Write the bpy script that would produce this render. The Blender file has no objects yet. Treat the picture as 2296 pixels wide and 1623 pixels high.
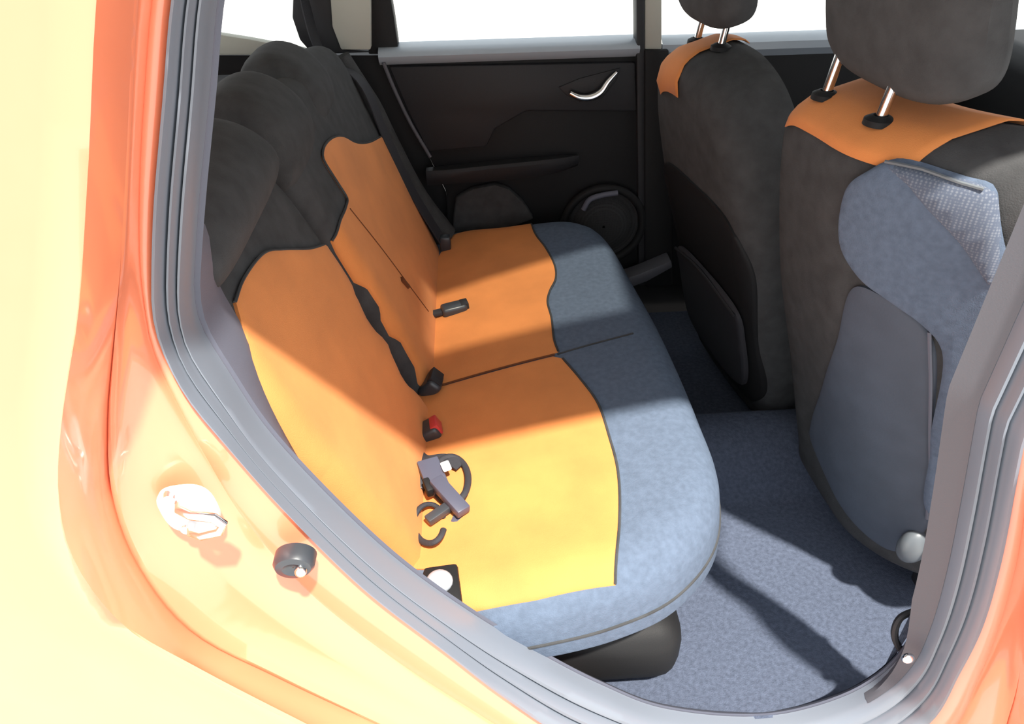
import bpy, bmesh, math, random
import numpy as np
from mathutils import Vector, Matrix
from mathutils.geometry import delaunay_2d_cdt

random.seed(4)
SC = bpy.context.scene
COL = SC.collection

# ------------------------------------------------------------------ camera
PITCH, YAW, ROLL, FPX = math.radians(35.915), math.radians(2.666), math.radians(-1.2245), 1683.8
CAM = np.array([.1447, -.6285, 1.3139])
_cy, _sy, _cp, _sp = math.cos(YAW), math.sin(YAW), math.cos(PITCH), math.sin(PITCH)
FWD = np.array([_sy*_cp, _cy*_cp, -_sp])
_r = np.array([_cy, -_sy, 0.0]); _u = np.cross(_r, FWD)
RGT = math.cos(ROLL)*_r + math.sin(ROLL)*_u
UPV = -math.sin(ROLL)*_r + math.cos(ROLL)*_u
cam_data = bpy.data.cameras.new('camera')
cam_data.sensor_fit = 'HORIZONTAL'; cam_data.sensor_width = 36
cam_data.lens = FPX/2296*36
cam_data.clip_start = .02
cam = bpy.data.objects.new('camera', cam_data); COL.objects.link(cam)
cam.matrix_world = Matrix(((RGT[0], UPV[0], -FWD[0], CAM[0]), (RGT[1], UPV[1], -FWD[1], CAM[1]),
                           (RGT[2], UPV[2], -FWD[2], CAM[2]), (0, 0, 0, 1)))
SC.camera = cam

# ------------------------------------------------------------------ light
world = bpy.data.worlds.new('sky'); SC.world = world; world.use_nodes = True
bg = world.node_tree.nodes['Background']
bg.inputs[0].default_value = (.90, .95, 1.0, 1); bg.inputs[1].default_value = 1.65
sun_data = bpy.data.lights.new('sun', 'SUN'); sun_data.energy = 11.0; sun_data.angle = math.radians(2.4)
sun_data.color = (1.0, .95, .86)
sun = bpy.data.objects.new('sun', sun_data); COL.objects.link(sun)
SUN_DIR = Vector((-.20, .47, -1.0)).normalized()
sun.rotation_euler = SUN_DIR.to_track_quat('-Z', 'Y').to_euler()
vs = SC.view_settings
vs.view_transform = 'Standard'; vs.look = 'None'; vs.exposure = 0.0; vs.gamma = 1; vs.use_curve_mapping = False
SC.cycles.max_bounces = 8; SC.cycles.transparent_max_bounces = 12


# ------------------------------------------------------------------ photo point -> point on a real plane
def _ray(x, y): return FWD + RGT*(x-1148)/FPX - UPV*(y-811.5)/FPX
def on(x, y, n, d):
    v = _ray(x, y); n = np.array(n, float); t = (d - n@CAM)/(n@v); return CAM + t*v
def at_y(x, y, Y): return on(x, y, (0, 1, 0), Y)
def at_z(x, y, Z): return on(x, y, (0, 0, 1), Z)

# ------------------------------------------------------------------ materials
def mat(name, col, rough=.6, metal=0.0, coat=0.0, spec=.5, noise=0.0, nscale=60, bump=0.0, bscale=400, sheen=0.0, spread=None):
    m = bpy.data.materials.new(name); m.use_nodes = True
    nt = m.node_tree; b = nt.nodes['Principled BSDF']
    b.inputs['Base Color'].default_value = (*col, 1)
    b.inputs['Roughness'].default_value = rough; b.inputs['Metallic'].default_value = metal
    b.inputs['Coat Weight'].default_value = coat; b.inputs['Coat Roughness'].default_value = .08
    b.inputs['Specular IOR Level'].default_value = spec
    b.inputs['Sheen Weight'].default_value = sheen
    tc = nt.nodes.new('ShaderNodeTexCoord')
    if noise:
        n = nt.nodes.new('ShaderNodeTexNoise'); n.inputs['Scale'].default_value = nscale; n.inputs['Detail'].default_value = 5
        r = nt.nodes.new('ShaderNodeValToRGB')
        lo = [c*(1-noise) for c in col]; hi = [min(1, c*(1+noise)) for c in col]
        r.color_ramp.elements[0].position = .3; r.color_ramp.elements[1].position = .7
        r.color_ramp.elements[0].color = (*lo, 1); r.color_ramp.elements[1].color = (*hi, 1)
        nt.links.new(tc.outputs['Object'], n.inputs['Vector']); nt.links.new(n.outputs[0], r.inputs[0])
        nt.links.new(r.outputs[0], b.inputs['Base Color'])
    if bump:
        n = nt.nodes.new('ShaderNodeTexNoise'); n.inputs['Scale'].default_value = bscale; n.inputs['Detail'].default_value = 3
        bp = nt.nodes.new('ShaderNodeBump'); bp.inputs['Strength'].default_value = bump; bp.inputs['Distance'].default_value = .002
        nt.links.new(tc.outputs['Object'], n.inputs['Vector']); nt.links.new(n.outputs[0], bp.inputs['Height'])
        nt.links.new(bp.outputs[0], b.inputs['Normal'])
    return m

def dotted(name, col, col2, scale):
    m = mat(name, col, rough=.9)
    nt = m.node_tree; b = nt.nodes['Principled BSDF']
    tc = nt.nodes.new('ShaderNodeTexCoord'); v = nt.nodes.new('ShaderNodeTexVoronoi'); v.inputs['Scale'].default_value = scale
    v.inputs['Randomness'].default_value = .15
    r = nt.nodes.new('ShaderNodeValToRGB'); r.color_ramp.elements[0].position = .25; r.color_ramp.elements[1].position = .5
    r.color_ramp.elements[0].color = (*col, 1); r.color_ramp.elements[1].color = (*col2, 1)
    nt.links.new(tc.outputs['Object'], v.inputs['Vector']); nt.links.new(v.outputs['Distance'], r.inputs[0])
    nt.links.new(r.outputs[0], b.inputs['Base Color'])
    return m

def glass(name, tint, gloss=.06):
    m = bpy.data.materials.new(name); m.use_nodes = True
    nt = m.node_tree; nt.nodes.remove(nt.nodes['Principled BSDF'])
    out = nt.nodes['Material Output']
    t = nt.nodes.new('ShaderNodeBsdfTransparent'); t.inputs[0].default_value = (*tint, 1)
    g = nt.nodes.new('ShaderNodeBsdfGlossy'); g.inputs['Roughness'].default_value = .02
    mx = nt.nodes.new('ShaderNodeMixShader'); mx.inputs[0].default_value = gloss
    nt.links.new(t.outputs[0], mx.inputs[1]); nt.links.new(g.outputs[0], mx.inputs[2]); nt.links.new(mx.outputs[0], out.inputs[0])
    return m

M = dict(
    paint=mat('orange_paint', (.88, .26, .135), rough=.34, coat=1.0, spec=.6),
    orange=mat('orange_fabric', (.645, .226, .058), rough=.85, noise=.10, nscale=9, bump=.25, bscale=700, sheen=.05),
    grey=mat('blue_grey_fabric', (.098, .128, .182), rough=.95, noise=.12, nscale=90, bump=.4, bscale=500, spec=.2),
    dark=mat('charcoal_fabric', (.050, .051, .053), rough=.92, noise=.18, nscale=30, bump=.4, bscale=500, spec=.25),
    backboard=mat('seat_back_vinyl', (.055, .070, .098), rough=.7, noise=.1, nscale=18, bump=.15, bscale=300),
    carpet=mat('carpet', (.075, .090, .130), rough=1.0, noise=.22, nscale=120, bump=.8, bscale=420, spec=.1),
    plastic=mat('black_plastic', (.012, .012, .013), rough=.6, spec=.22, bump=.15, bscale=600),
    plastic2=mat('dark_grey_plastic', (.022, .022, .025), rough=.55, spec=.3, bump=.15, bscale=600),
    trim=mat('blue_grey_plastic', (.11, .115, .15), rough=.6, bump=.1, bscale=500),
    bpillar=mat('grey_plastic', (.085, .085, .10), rough=.55, bump=.1, bscale=500),
    lightgrey=mat('light_grey_trim', (.42, .42, .37), rough=.75),
    headliner=mat('headliner', (.45, .45, .42), rough=.95),
    rubber=mat('grey_rubber', (.155, .175, .21), rough=.34, spec=.6),
    webbing=mat('seat_belt_webbing', (.022, .022, .028), rough=.7, bump=.5, bscale=900),
    chrome=mat('chrome', (.86, .87, .88), rough=.16, metal=1),
    steel=mat('steel', (.80, .80, .80), rough=.5, metal=.4),
    seam=mat('dark_stitching', (.12, .035, .008), rough=.9),
    sill=mat('pale_sky_sheen_plastic', (.33, .37, .42), rough=.25),  # lightened to hold the sky's reflection on the sills; bracket cap shares it
    cap=mat('pale_grey_plastic', (.11, .125, .14), rough=.4),
    red=mat('red_button', (.55, .05, .05), rough=.35),
    buckle=mat('buckle_plastic', (.035, .04, .048), rough=.35, spec=.6),
    violet=mat('grey_violet_plastic', (.065, .068, .10), rough=.4),
    ground=mat('concrete', (.55, .54, .52), rough=.95, noise=.12, nscale=6),
    mesh=dotted('meshed_fabric', (.16, .18, .22), (.085, .105, .15), 260),
    brown=mat('brown_carton', (.05, .032, .028), rough=.9),
    glass=glass('clear_glass', (.93, .96, .95)),
    tint=glass('sun_patch_glass', (.30, .30, .28), .05),
    speaker=dotted('speaker_mesh', (.012, .012, .013), (.03, .03, .032), 300),
)

# ------------------------------------------------------------------ object helpers
def link(name, bm, m, parent=None, smooth=True, angle=40):
    me = bpy.data.meshes.new(name); bm.normal_update(); bm.to_mesh(me); bm.free()
    me.materials.append(M[m] if isinstance(m, str) else m)
    if smooth:
        for p in me.polygons: p.use_smooth = True
        me.set_sharp_from_angle(angle=math.radians(angle))
    o = bpy.data.objects.new(name, me); COL.objects.link(o)
    if parent: o.parent = parent; o.matrix_parent_inverse = parent.matrix_world.inverted()
    return o

def thing(name, label, cat, loc=(0, 0, 0), group=None):
    o = bpy.data.objects.new(name, None); COL.objects.link(o); o.location = loc
    o.matrix_world = Matrix.Translation(Vector(loc))
    o.empty_display_size = .05
    return tag(o, label, cat, group)

def tag(o, label, cat, group=None):
    o['label'] = label; o['category'] = cat
    if group: o['group'] = group
    return o

def struct(o, label=None):
    o['kind'] = 'structure'
    if label: o['label'] = label
    return o

def move(v): return Vector((float(v[0]), float(v[1]), float(v[2])))

def bm_box(bm, c, s, rot=None, bevel=0, seg=2):
    g = bmesh.ops.create_cube(bm, size=1)
    vs_ = g['verts']
    T = Matrix.Translation(Vector(c)) @ (rot.to_4x4() if rot else Matrix.Identity(4)) @ Matrix.Diagonal((*s, 1))
    bmesh.ops.transform(bm, matrix=T, verts=vs_)
    if bevel:
        es = list({e for v in vs_ for e in v.link_edges})
        bmesh.ops.bevel(bm, geom=es, offset=bevel, segments=seg, affect='EDGES', profile=.5)

def box(name, c, s, m, parent=None, rot=None, bevel=.004, seg=2):
    bm = bmesh.new(); bm_box(bm, c, s, rot, bevel, seg); return link(name, bm, m, parent)

def frames(pts, closed=False):
    pts = [Vector(p) for p in pts]; n = len(pts); out = []
    prev = None
    for i in range(n):
        a = pts[(i-1) % n] if (closed or i > 0) else pts[i]
        b = pts[(i+1) % n] if (closed or i < n-1) else pts[i]
        t = (b-a).normalized()
        if prev is None:
            ref = Vector((0, 0, 1)) if abs(t.z) < .9 else Vector((1, 0, 0))
            nx = (ref - t*ref.dot(t)).normalized()
        else:
            nx = (prev - t*prev.dot(t)).normalized()
        prev = nx; out.append((t, nx, t.cross(nx)))
    return pts, out

def bm_tube(bm, pts, r, seg=10, closed=False, flat=1.0, cap=True):
    pts, fr = frames(pts, closed); rings = []
    for k, (p, (t, nx, ny)) in enumerate(zip(pts, fr)):
        rr = r[k] if isinstance(r, (list, tuple)) else r
        rings.append([bm.verts.new(p + (nx*math.cos(2*math.pi*i/seg)*flat + ny*math.sin(2*math.pi*i/seg))*rr) for i in range(seg)])
    m = len(rings)
    for k in range(m if closed else m-1):
        a, b = rings[k], rings[(k+1) % m]
        for i in range(seg):
            bm.faces.new((a[i], a[(i+1) % seg], b[(i+1) % seg], b[i]))
    if cap and not closed:
        bm.faces.new(rings[0][::-1]); bm.faces.new(rings[-1])

def tube(name, pts, r, m, parent=None, seg=10, closed=False, flat=1.0):
    bm = bmesh.new(); bm_tube(bm, pts, r, seg, closed, flat); return link(name, bm, m, parent)

def bm_band(bm, pts, normals, w, t):
    """flat webbing: w wide, t thick, following pts; normals give the flat side"""
    pts = [Vector(p) for p in pts]; n = len(pts); rings = []
    for i in range(n):
        d = (pts[min(i+1, n-1)] - pts[max(i-1, 0)]).normalized()
        nn = Vector(normals[i] if isinstance(normals, list) else normals); nn = (nn - d*nn.dot(d)).normalized()
        s = d.cross(nn)
        rings.append([bm.verts.new(pts[i] + s*(w/2*a) + nn*(t/2*b)) for a, b in ((-1, -1), (1, -1), (1, 1), (-1, 1))])
    for k in range(n-1):
        for i in range(4):
            bm.faces.new((rings[k][i], rings[k][(i+1) % 4], rings[k+1][(i+1) % 4], rings[k+1][i]))
    bm.faces.new(rings[0][::-1]); bm.faces.new(rings[-1])

def spline(pts, step=.012, closed=False):
    P = [np.array(p, float) for p in pts]; n = len(P); out = []
    for i in range(n if closed else n-1):
        p1, p2 = P[i], P[(i+1) % n]
        p0 = P[(i-1) % n] if closed or i > 0 else 2*p1-p2
        p3 = P[(i+2) % n] if closed or i+2 < n else 2*p2-p1
        L = np.linalg.norm(p2-p1)
        if L < 1e-6: continue
        k = max(1, int(round(L/step)))
        # centripetal Catmull-Rom
        t0 = 0; t1 = t0+max(np.linalg.norm(p1-p0), 1e-5)**.5; t2 = t1+L**.5; t3 = t2+max(np.linalg.norm(p3-p2), 1e-5)**.5
        for j in range(k):
            t = t1+(t2-t1)*j/k
            A1 = (t1-t)/(t1-t0)*p0+(t-t0)/(t1-t0)*p1; A2 = (t2-t)/(t2-t1)*p1+(t-t1)/(t2-t1)*p2; A3 = (t3-t)/(t3-t2)*p2+(t-t2)/(t3-t2)*p3
            B1 = (t2-t)/(t2-t0)*A1+(t-t0)/(t2-t0)*A2; B2 = (t3-t)/(t3-t1)*A2+(t-t1)/(t3-t1)*A3
            out.append((t2-t)/(t2-t1)*B1+(t-t1)/(t2-t1)*B2)
    if not closed: out.append(P[-1])
    return out

def resample_rows(rows, n):
    """each polyline to n points by arc length after smoothing"""
    res = []
    for r in rows:
        s = np.array(spline(r, .01)); d = np.r_[0, np.cumsum(np.linalg.norm(np.diff(s, axis=0), axis=1))]
        q = np.linspace(0, d[-1], n); res.append(np.stack([np.interp(q, d, s[:, k]) for k in range(s.shape[1])], 1))
    return res

def bm_loft(bm, rows, flip=False):
    V = [[bm.verts.new(move(p)) for p in r] for r in rows]
    for i in range(len(V)-1):
        for j in range(len(V[0])-1):
            q = (V[i][j], V[i][j+1], V[i+1][j+1], V[i+1][j])
            bm.faces.new(q[::-1] if flip else q)
    return V

def loft(name, rows, m, parent=None, flip=False, thick=0, angle=40):
    bm = bmesh.new(); bm_loft(bm, rows, flip)
    o = link(name, bm, m, parent, angle=angle)
    if thick:
        s = o.modifiers.new('thickness', 'SOLIDIFY'); s.thickness = abs(thick); s.offset = -1 if thick > 0 else 1
    return o

# ------------------------------------------------------------------ padded cushions
class Pad:
    """a stuffed pad: outline in (u,v), face raised along N by T with edges rolled to radius R"""
    def __init__(s, outline, O, U, V, N, T, R, crown=None, step=.014):
        s.out = np.array(spline(outline, step, True)); s.O, s.U, s.V, s.N = [np.array(a, float) for a in (O, U, V, N)]
        s.T, s.R, s.crown, s.bend = T, R, crown, (lambda u: 0.0)
        a = s.out; b = np.roll(a, -1, 0); s.a, s.ab = a, b-a; s.l2 = (s.ab**2).sum(1)+1e-12
        s.area = .5*np.sum(a[:, 0]*b[:, 1]-b[:, 0]*a[:, 1])
    def dist(s, p):
        w = p-s.a; t = np.clip((w*s.ab).sum(1)/s.l2, 0, 1); q = w-s.ab*t[:, None]
        d = math.sqrt((q**2).sum(1).min())
        x, y = p; a = s.a; b = s.a+s.ab
        c = (a[:, 1] > y) != (b[:, 1] > y)
        ins = np.sum(c & (x < (b[:, 0]-a[:, 0])*(y-a[:, 1])/np.where(c, b[:, 1]-a[:, 1], 1)+a[:, 0])) % 2 == 1
        return d if ins else -d
    def h(s, p):
        d = max(0, s.dist(p)); R = s.R
        hh = s.T if d >= R else s.T-R+math.sqrt(max(0, R*R-(R-d)**2))
        if s.crown: hh += s.crown(p[0], p[1])*min(1, d/max(R, 1e-6))
        return hh
    def pos(s, p, e=0.0):
        return s.O+s.U*p[0]+s.V*p[1]+s.N*(s.h(np.array(p, float))+e+s.bend(p[0]))
    def plane(s, p, e=0.0): return s.O+s.U*p[0]+s.V*p[1]+s.N*(e+s.bend(p[0]))
    def uv(s, px, py, e=None):
        """photo pixel to (u,v) on the pad's face, a few fixed-point steps over the bulge"""
        hh = s.T if e is None else e; p = None
        for _ in range(12):
            w = on(px, py, s.N, s.N@(s.O+s.N*hh)); q = w-s.O
            G = np.array([[s.U@s.U, s.U@s.V], [s.U@s.V, s.V@s.V]]); p = np.linalg.solve(G, [q@s.U, q@s.V])
            if e is not None: break
            hh = .5*hh+.5*((s.h(p) if s.dist(p) > 0 else max(s.T-s.R*.5, 0))+s.bend(p[0]))
        return p
    def body(s, name, m, parent=None, grid=.03, base=0.0, roll=.012):
        sg = 1 if s.area > 0 else -1
        loops = [s.out]; n = len(s.out)
        tg = np.roll(s.out, -1, 0)-np.roll(s.out, 1, 0); tg /= np.linalg.norm(tg, axis=1)[:, None]+1e-9
        nr = np.stack([-tg[:, 1], tg[:, 0]], 1)*sg
        pts = [tuple(p) for p in s.out]
        for f in (.05, .16, .34, .6, .95):
            for p in s.out+nr*(f*s.R):
                if s.dist(p) > f*s.R*.9: pts.append(tuple(p))
        lo, hi = s.out.min(0), s.out.max(0)
        for x in np.arange(lo[0], hi[0], grid):
            for y in np.arange(lo[1], hi[1], grid):
                if s.dist(np.array([x, y])) > s.R+grid*.4: pts.append((x, y))
        ed = [(i, (i+1) % n) for i in range(n)]
        vv, ee, ff, ov, _, _ = delaunay_2d_cdt([Vector(p) for p in pts], ed, [], 1, 1e-6)
        bm = bmesh.new()
        V = [bm.verts.new(move(s.pos(np.array(p)))) for p in vv]
        up_ = np.cross(s.U, s.V)@s.N > 0
        for f in ff:
            try: bm.faces.new([V[i] for i in (f if up_ else f[::-1])])
            except ValueError: pass
        idx = {}
        for j, lst in enumerate(ov):
            for k in lst:
                if k < n: idx[k] = V[j]
        ring = [idx[k] for k in range(n)]
        for (dd, hh) in ((0, base+roll), (roll*.3, base+roll*.3), (roll, base)):
            nw = [bm.verts.new(move(s.plane(s.out[k]+nr[k]*dd, hh))) for k in range(n)]
            for k in range(n):
                bm.faces.new((ring[k], nw[k], nw[(k+1) % n], ring[(k+1) % n]))
            ring = nw
        bm.faces.new(ring)
        bmesh.ops.recalc_face_normals(bm, faces=bm.faces)
        return link(name, bm, m, parent)
    def cover(s, name, poly, m, parent=None, grid=.02, e=.0035, step=.008, smooth=True):
        """a second cloth lying on the pad's face, cut to poly"""
        P = spline(poly, step, True) if smooth else poly
        Q = []
        for p in P:
            p = np.array(p, float); d = s.dist(p)
            if d < .0005:       # pull back to the outline
                w = p-s.a; t = np.clip((w*s.ab).sum(1)/s.l2, 0, 1); q = s.a+s.ab*t[:, None]
                k = ((q-p)**2).sum(1).argmin(); p = q[k]
            if not Q or np.linalg.norm(Q[-1]-p) > .002: Q.append(p)
        if np.linalg.norm(Q[0]-Q[-1]) < .002: Q.pop()
        n = len(Q); T = Pad.__new__(Pad); a = np.array(Q); T.a = a; T.ab = np.roll(a, -1, 0)-a; T.l2 = (T.ab**2).sum(1)+1e-12
        pts = [tuple(p) for p in Q]; lo, hi = a.min(0), a.max(0)
        for x in np.arange(lo[0], hi[0], grid):
            for y in np.arange(lo[1], hi[1], grid):
                q = np.array([x, y])
                if T.dist(q) > grid*.3: pts.append((x, y))
        tg = np.roll(a, -1, 0)-np.roll(a, 1, 0); tg /= np.linalg.norm(tg, axis=1)[:, None]+1e-9
        ar = .5*np.sum(a[:, 0]*np.roll(a, -1, 0)[:, 1]-np.roll(a, -1, 0)[:, 0]*a[:, 1])
        nr = np.stack([-tg[:, 1], tg[:, 0]], 1)*(1 if ar > 0 else -1)
        for p in a+nr*.005:
            if T.dist(p) > .003: pts.append(tuple(p))
        vv, ee, ff, ov, _, _ = delaunay_2d_cdt([Vector(p) for p in pts], [(i, (i+1) % n) for i in range(n)], [], 1, 1e-6)
        bm = bmesh.new(); rim = set()
        for j, lst in enumerate(ov):
            if any(k < n for k in lst): rim.add(j)
        V = [bm.verts.new(move(s.pos(np.array(p), e*(.75 if j in rim else 1)))) for j, p in enumerate(vv)]
        up_ = np.cross(s.U, s.V)@s.N > 0
        for f in ff:
            try: bm.faces.new([V[i] for i in (f if up_ else f[::-1])])
            except ValueError: pass
        be = [x for x in bm.edges if len(x.link_faces) == 1]
        r = bmesh.ops.extrude_edge_only(bm, edges=be)
        bmesh.ops.translate(bm, vec=move(-s.N*.006), verts=[g for g in r['geom'] if isinstance(g, bmesh.types.BMVert)])
        bmesh.ops.recalc_face_normals(bm, faces=bm.faces)
        return link(name, bm, m, parent, angle=60)
    def line(s, pts2, e=.004, step=.01):
        return [move(s.pos(p, e)) for p in spline(pts2, step)]

# ================================================================== body shell
# the rear door opening, near side: closed lips traced round the aperture, each on its own plane
LIP_OUT = [(402, -90), (385, 40), (372, 200), (360, 330), (350, 450), (345, 600), (347, 690), (364, 760), (425, 880), (520, 995), (640, 1130),
           (820, 1310), (1000, 1450), (1130, 1552), (1290, 1655), (1480, 1715), (1750, 1725), (1960, 1690), (2080, 1610), (2145, 1500), (2195, 1400), (2238, 1250),
           (2275, 1050), (2345, 700), (2440, 300), (2510, -90)]
LIP_IN = [(482, -90), (464, 40), (452, 200), (440, 330), (429, 450), (419, 600), (417, 690), (432, 760), (500, 872), (576, 984), (698, 1118),
          (884, 1290), (1058, 1412), (1192, 1490), (1350, 1570), (1500, 1625), (1740, 1640), (1900, 1600), (1990, 1552), (2050, 1492), (2090, 1410), (2125, 1290),
          (2158, 1130), (2200, 900), (2262, 600), (2350, 300), (2425, -90)]
STEP_1 = [(352, -90), (336, 40), (324, 200), (316, 330), (312, 450), (314, 600), (326, 700), (342, 780), (395, 900), (465, 1030), (545, 1160),
          (690, 1325), (880, 1475), (1040, 1580), (1230, 1690), (1450, 1760), (1760, 1765), (1990, 1735), (2125, 1650), (2190, 1530), (2235, 1420), (2280, 1260),
          (2312, 1050), (2385, 700), (2480, 300), (2550, -90)]
STEP_2 = [(318, -90), (306, 40), (298, 200), (292, 330), (286, 450), (278, 600), (268, 700), (256, 810), (246, 930), (252, 1100), (310, 1260),
          (430, 1410), (620, 1510), (900, 1640), (1150, 1760), (1420, 1850), (1780, 1860), (2060, 1830), (2205, 1720), (2262, 1580), (2290, 1440), (2328, 1270),
          (2350, 1050), (2425, 700), (2520, 300), (2590, -90)]
SKIN = [(225, -90), (214, 40), (206, 200), (200, 330), (192, 450), (182, 600), (170, 720), (150, 830), (130, 960), (125, 1110), (160, 1250),
        (280, 1400), (450, 1500), (760, 1660), (1080, 1830), (1400, 1960), (1800, 1980), (2120, 1950), (2270, 1830), (2325, 1640), (2355, 1480), (2390, 1280),
        (2395, 1050), (2465, 700), (2560, 300), (2630, -90)]
def lip(pxs, Y): return [at_y(x, y, Y) for x, y in pxs]
r0, rin, r1, r2, r3 = lip(LIP_OUT, 0.0), lip(LIP_IN, .035), lip(STEP_1, -.006), lip(STEP_2, -.048), lip(SKIN, -.115)
NP = 150
RI, R0, R1, R2, R3 = resample_rows([rin, r0, r1, r2, r3], NP)
# the near pillar stands nearly upright and is narrow
for i in range(NP):
    w_ = max(0, min(1, (i/(NP-1)-.70)/.06))
    if w_ <= 0: continue
    x0 = max(RI[i][0], .735) if RI[i][2] > .55 else RI[i][0]
    RI[i][0] += w_*(x0-RI[i][0])
    for A, o_ in ((R0, .036), (R1, .052), (R2, .072), (R3, .105)):
        A[i][0] += w_*(max(A[i][0], x0+o_)-A[i][0])
def mix(a, b, t, off=(0, 0, 0)): return [a[i]*(1-t)+b[i]*t+np.array(off) for i in range(len(a))]
rows = [mix(R0, RI, .35, (0, .03, 0)), R0, mix(R0, R1, .5, (0, -.003, 0)), mix(R0, R1, .93, (0, -.001, 0)), R1,
        mix(R1, R2, .08, (0, -.010, 0)), mix(R1, R2, .45, (0, -.004, 0)), mix(R1, R2, .80, (0, -.002, 0)), mix(R1, R2, .90, (0, -.012, 0)), mix(R1, R2, .97, (0, -.008, 0)),
        R2, mix(R2, R3, .15, (0, -.022, 0)), mix(R2, R3, .5, (0, -.022, 0)), mix(R2, R3, .85, (0, -.012, 0)), R3]
# outer skin runs on from the last lip
cen = np.array([.35, 0, .65])
out1, out2, out3 = [], [], []
for p in R3:
    tilt = -.20*max(0, 1.0-p[2])
    d = p-cen; d[1] = 0; d /= np.linalg.norm(d)
    w_ = 1-max(0, min(1, (d[0]-.35)/.4))*.985
    out1.append(p+d*.035*w_+np.array([0, .004, 0])); out2.append(p+d*.06*w_+np.array([0, (-.012+.03*tilt)*w_+.01*(1-w_), 0])); out3.append(p+d*.55*w_+np.array([0, (-.02-.12*max(0, -d[2]))*w_+.05*(1-w_), 0]))
rows += [out1, out2, out3]
struct(loft('wall_right', rows, 'paint', angle=60), 'orange painted door aperture and quarter panel on the near side')

# weatherstrip with three ribs running round the aperture
def ribbed(a, b, prof):
    out = []
    for t, h in prof:
        out.append([a[i]*(1-t)+b[i]*t+np.array([0, -h, 0]) for i in range(len(a))])
    return out
prof = [(-.02, -.012), (0, .004), (.06, .013), (.18, .017), (.32, .013), (.37, -.006), (.42, -.006), (.47, .011), (.56, .014), (.64, .009),
        (.67, -.012), (.71, -.012), (.76, .006), (.86, .009), (.95, .004), (1.0, -.008), (.99, -.03)]
seal = thing('door_seal', 'ribbed grey rubber weatherstrip framing the open rear doorway', 'weatherstrip', (.1, 0, .42))
loft('rubber_strip', ribbed(R0, RI, prof), 'rubber', seal, angle=50)

# trims between seal and cabin: quarter trim (rear), sill and near pillar
iA, iB, iC = int(NP*.50), int(NP*.62), NP
def inner(i):
    p = RI[i].copy(); t = i/(NP-1)
    return p
trim_rows = [[], [], [], []]
for i in range(0, int(NP*.72)):
    p = RI[i]; wz = max(0, min(1, (p[2]-.66)/.14))*max(0, min(1, (1.0-p[2])/.06))
    for k, (dy, dn) in enumerate(((0.030, -.012), (.031, .002), (.040+.04*wz, -.008+.01*wz), (.046+.084*wz, -.03+.015*wz))):
        d = cen-p; d[1] = 0; d /= np.linalg.norm(d)
        trim_rows[k].append(p+np.array([0, dy, 0])+d*(dn+.004))
struct(loft('trim_1', trim_rows, 'trim'), 'blue grey trim between rear door seal and seat back')
sill_rows = [[], [], [], [], []]
i0, i1 = int(NP*.44), int(NP*.70)
for i in range(i0, i1):
    p = RI[i]
    for k, (dy, dz) in enumerate(((0.040, -.004), (.041, -.006), (.042, -.012), (.043, -.02), (.046, None))):
        q = p+np.array([0, dy, 0]); q[2] = q[2]+dz if dz is not None else min(q[2]-.03, .004)
        sill_rows[k].append(q)
struct(loft('trim_2', sill_rows, 'carpet', flip=True), 'blue grey sill trim at the bottom of the doorway')
pil_rows = [[], [], [], []]
for i in range(int(NP*.60), NP):
    p = RI[i]; w_ = max(.05, min(1, (i/(NP-1)-.60)/.09))
    for k, (dx, dy) in enumerate(((0.0, 0.004), (-.006, .012), (-.024, .030), (.012, .06))):
        pil_rows[k].append(p+np.array([dx*w_, dy*(.3+.7*w_), 0]))
struct(loft('trim_3', pil_rows, 'bpillar', flip=True), 'grey pillar trim beside the front seat')

# floor, tunnel
bm = bmesh.new()
ys = [.06, .10, .3, .56, .60, .64, .70, .76, .80, .84, 1.2, 1.42]; zs = [.0, .0, 0, 0, .03, .09, .12, .12, .09, .03, 0, 0]
xs = [-.3, 0, .2, .4, .6, .8, 1.0, 1.3, 1.7]
bm_loft(bm, [[(x, y, z) for y, z in zip(ys, zs)] for x in xs], True)
struct(link('floor', bm, 'carpet', angle=60), 'blue grey carpeted car floor with centre tunnel')
struct(box('ground', (0, 0, -.42), (40, 40, .02), 'ground', bevel=0), 'pale concrete ground outside the car')

# roof, with an added tinted panel that throws a sun patch on the far cushion
bm = bmesh.new()
EDGE = [(-1.0, -.12), (-.2, -.045), (1.0, .075), (1.6, .10)]
outer = [(-1.0, -.205), (1.6, .215), (1.6, 1.40), (-1.0, 1.40)]
sun_patch_hole = [(.20, .30), (.66, .39), (.68, .74), (.18, .56)]  # made-up opening, skewed to shape the sun patch on the far cushion
for z0, z1 in ((1.262, 1.30),):
    vo = [[bm.verts.new((x, y, z)) for x, y in outer] for z in (z0, z1)]
    vh = [[bm.verts.new((x, y, z)) for x, y in sun_patch_hole] for z in (z0, z1)]
    for k in range(4):
        j = (k+1) % 4
        bm.faces.new((vo[0][k], vh[0][k], vh[0][j], vo[0][j])); bm.faces.new((vo[1][k], vo[1][j], vh[1][j], vh[1][k]))
        bm.faces.new((vo[0][k], vo[0][j], vo[1][j], vo[1][k])); bm.faces.new((vh[0][k], vh[1][k], vh[1][j], vh[0][j]))
bmesh.ops.recalc_face_normals(bm, faces=bm.faces)
struct(link('ceiling', bm, 'headliner', smooth=False), 'pale roof lining of the car')
bm = bmesh.new(); a = [bm.verts.new((x, y, 1.285)) for x, y in sun_patch_hole]; bm.faces.new(a)
struct(link('sun_patch_pane', bm, 'tint', smooth=False), 'added tinted roof pane that throws the far sun patch')

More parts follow.
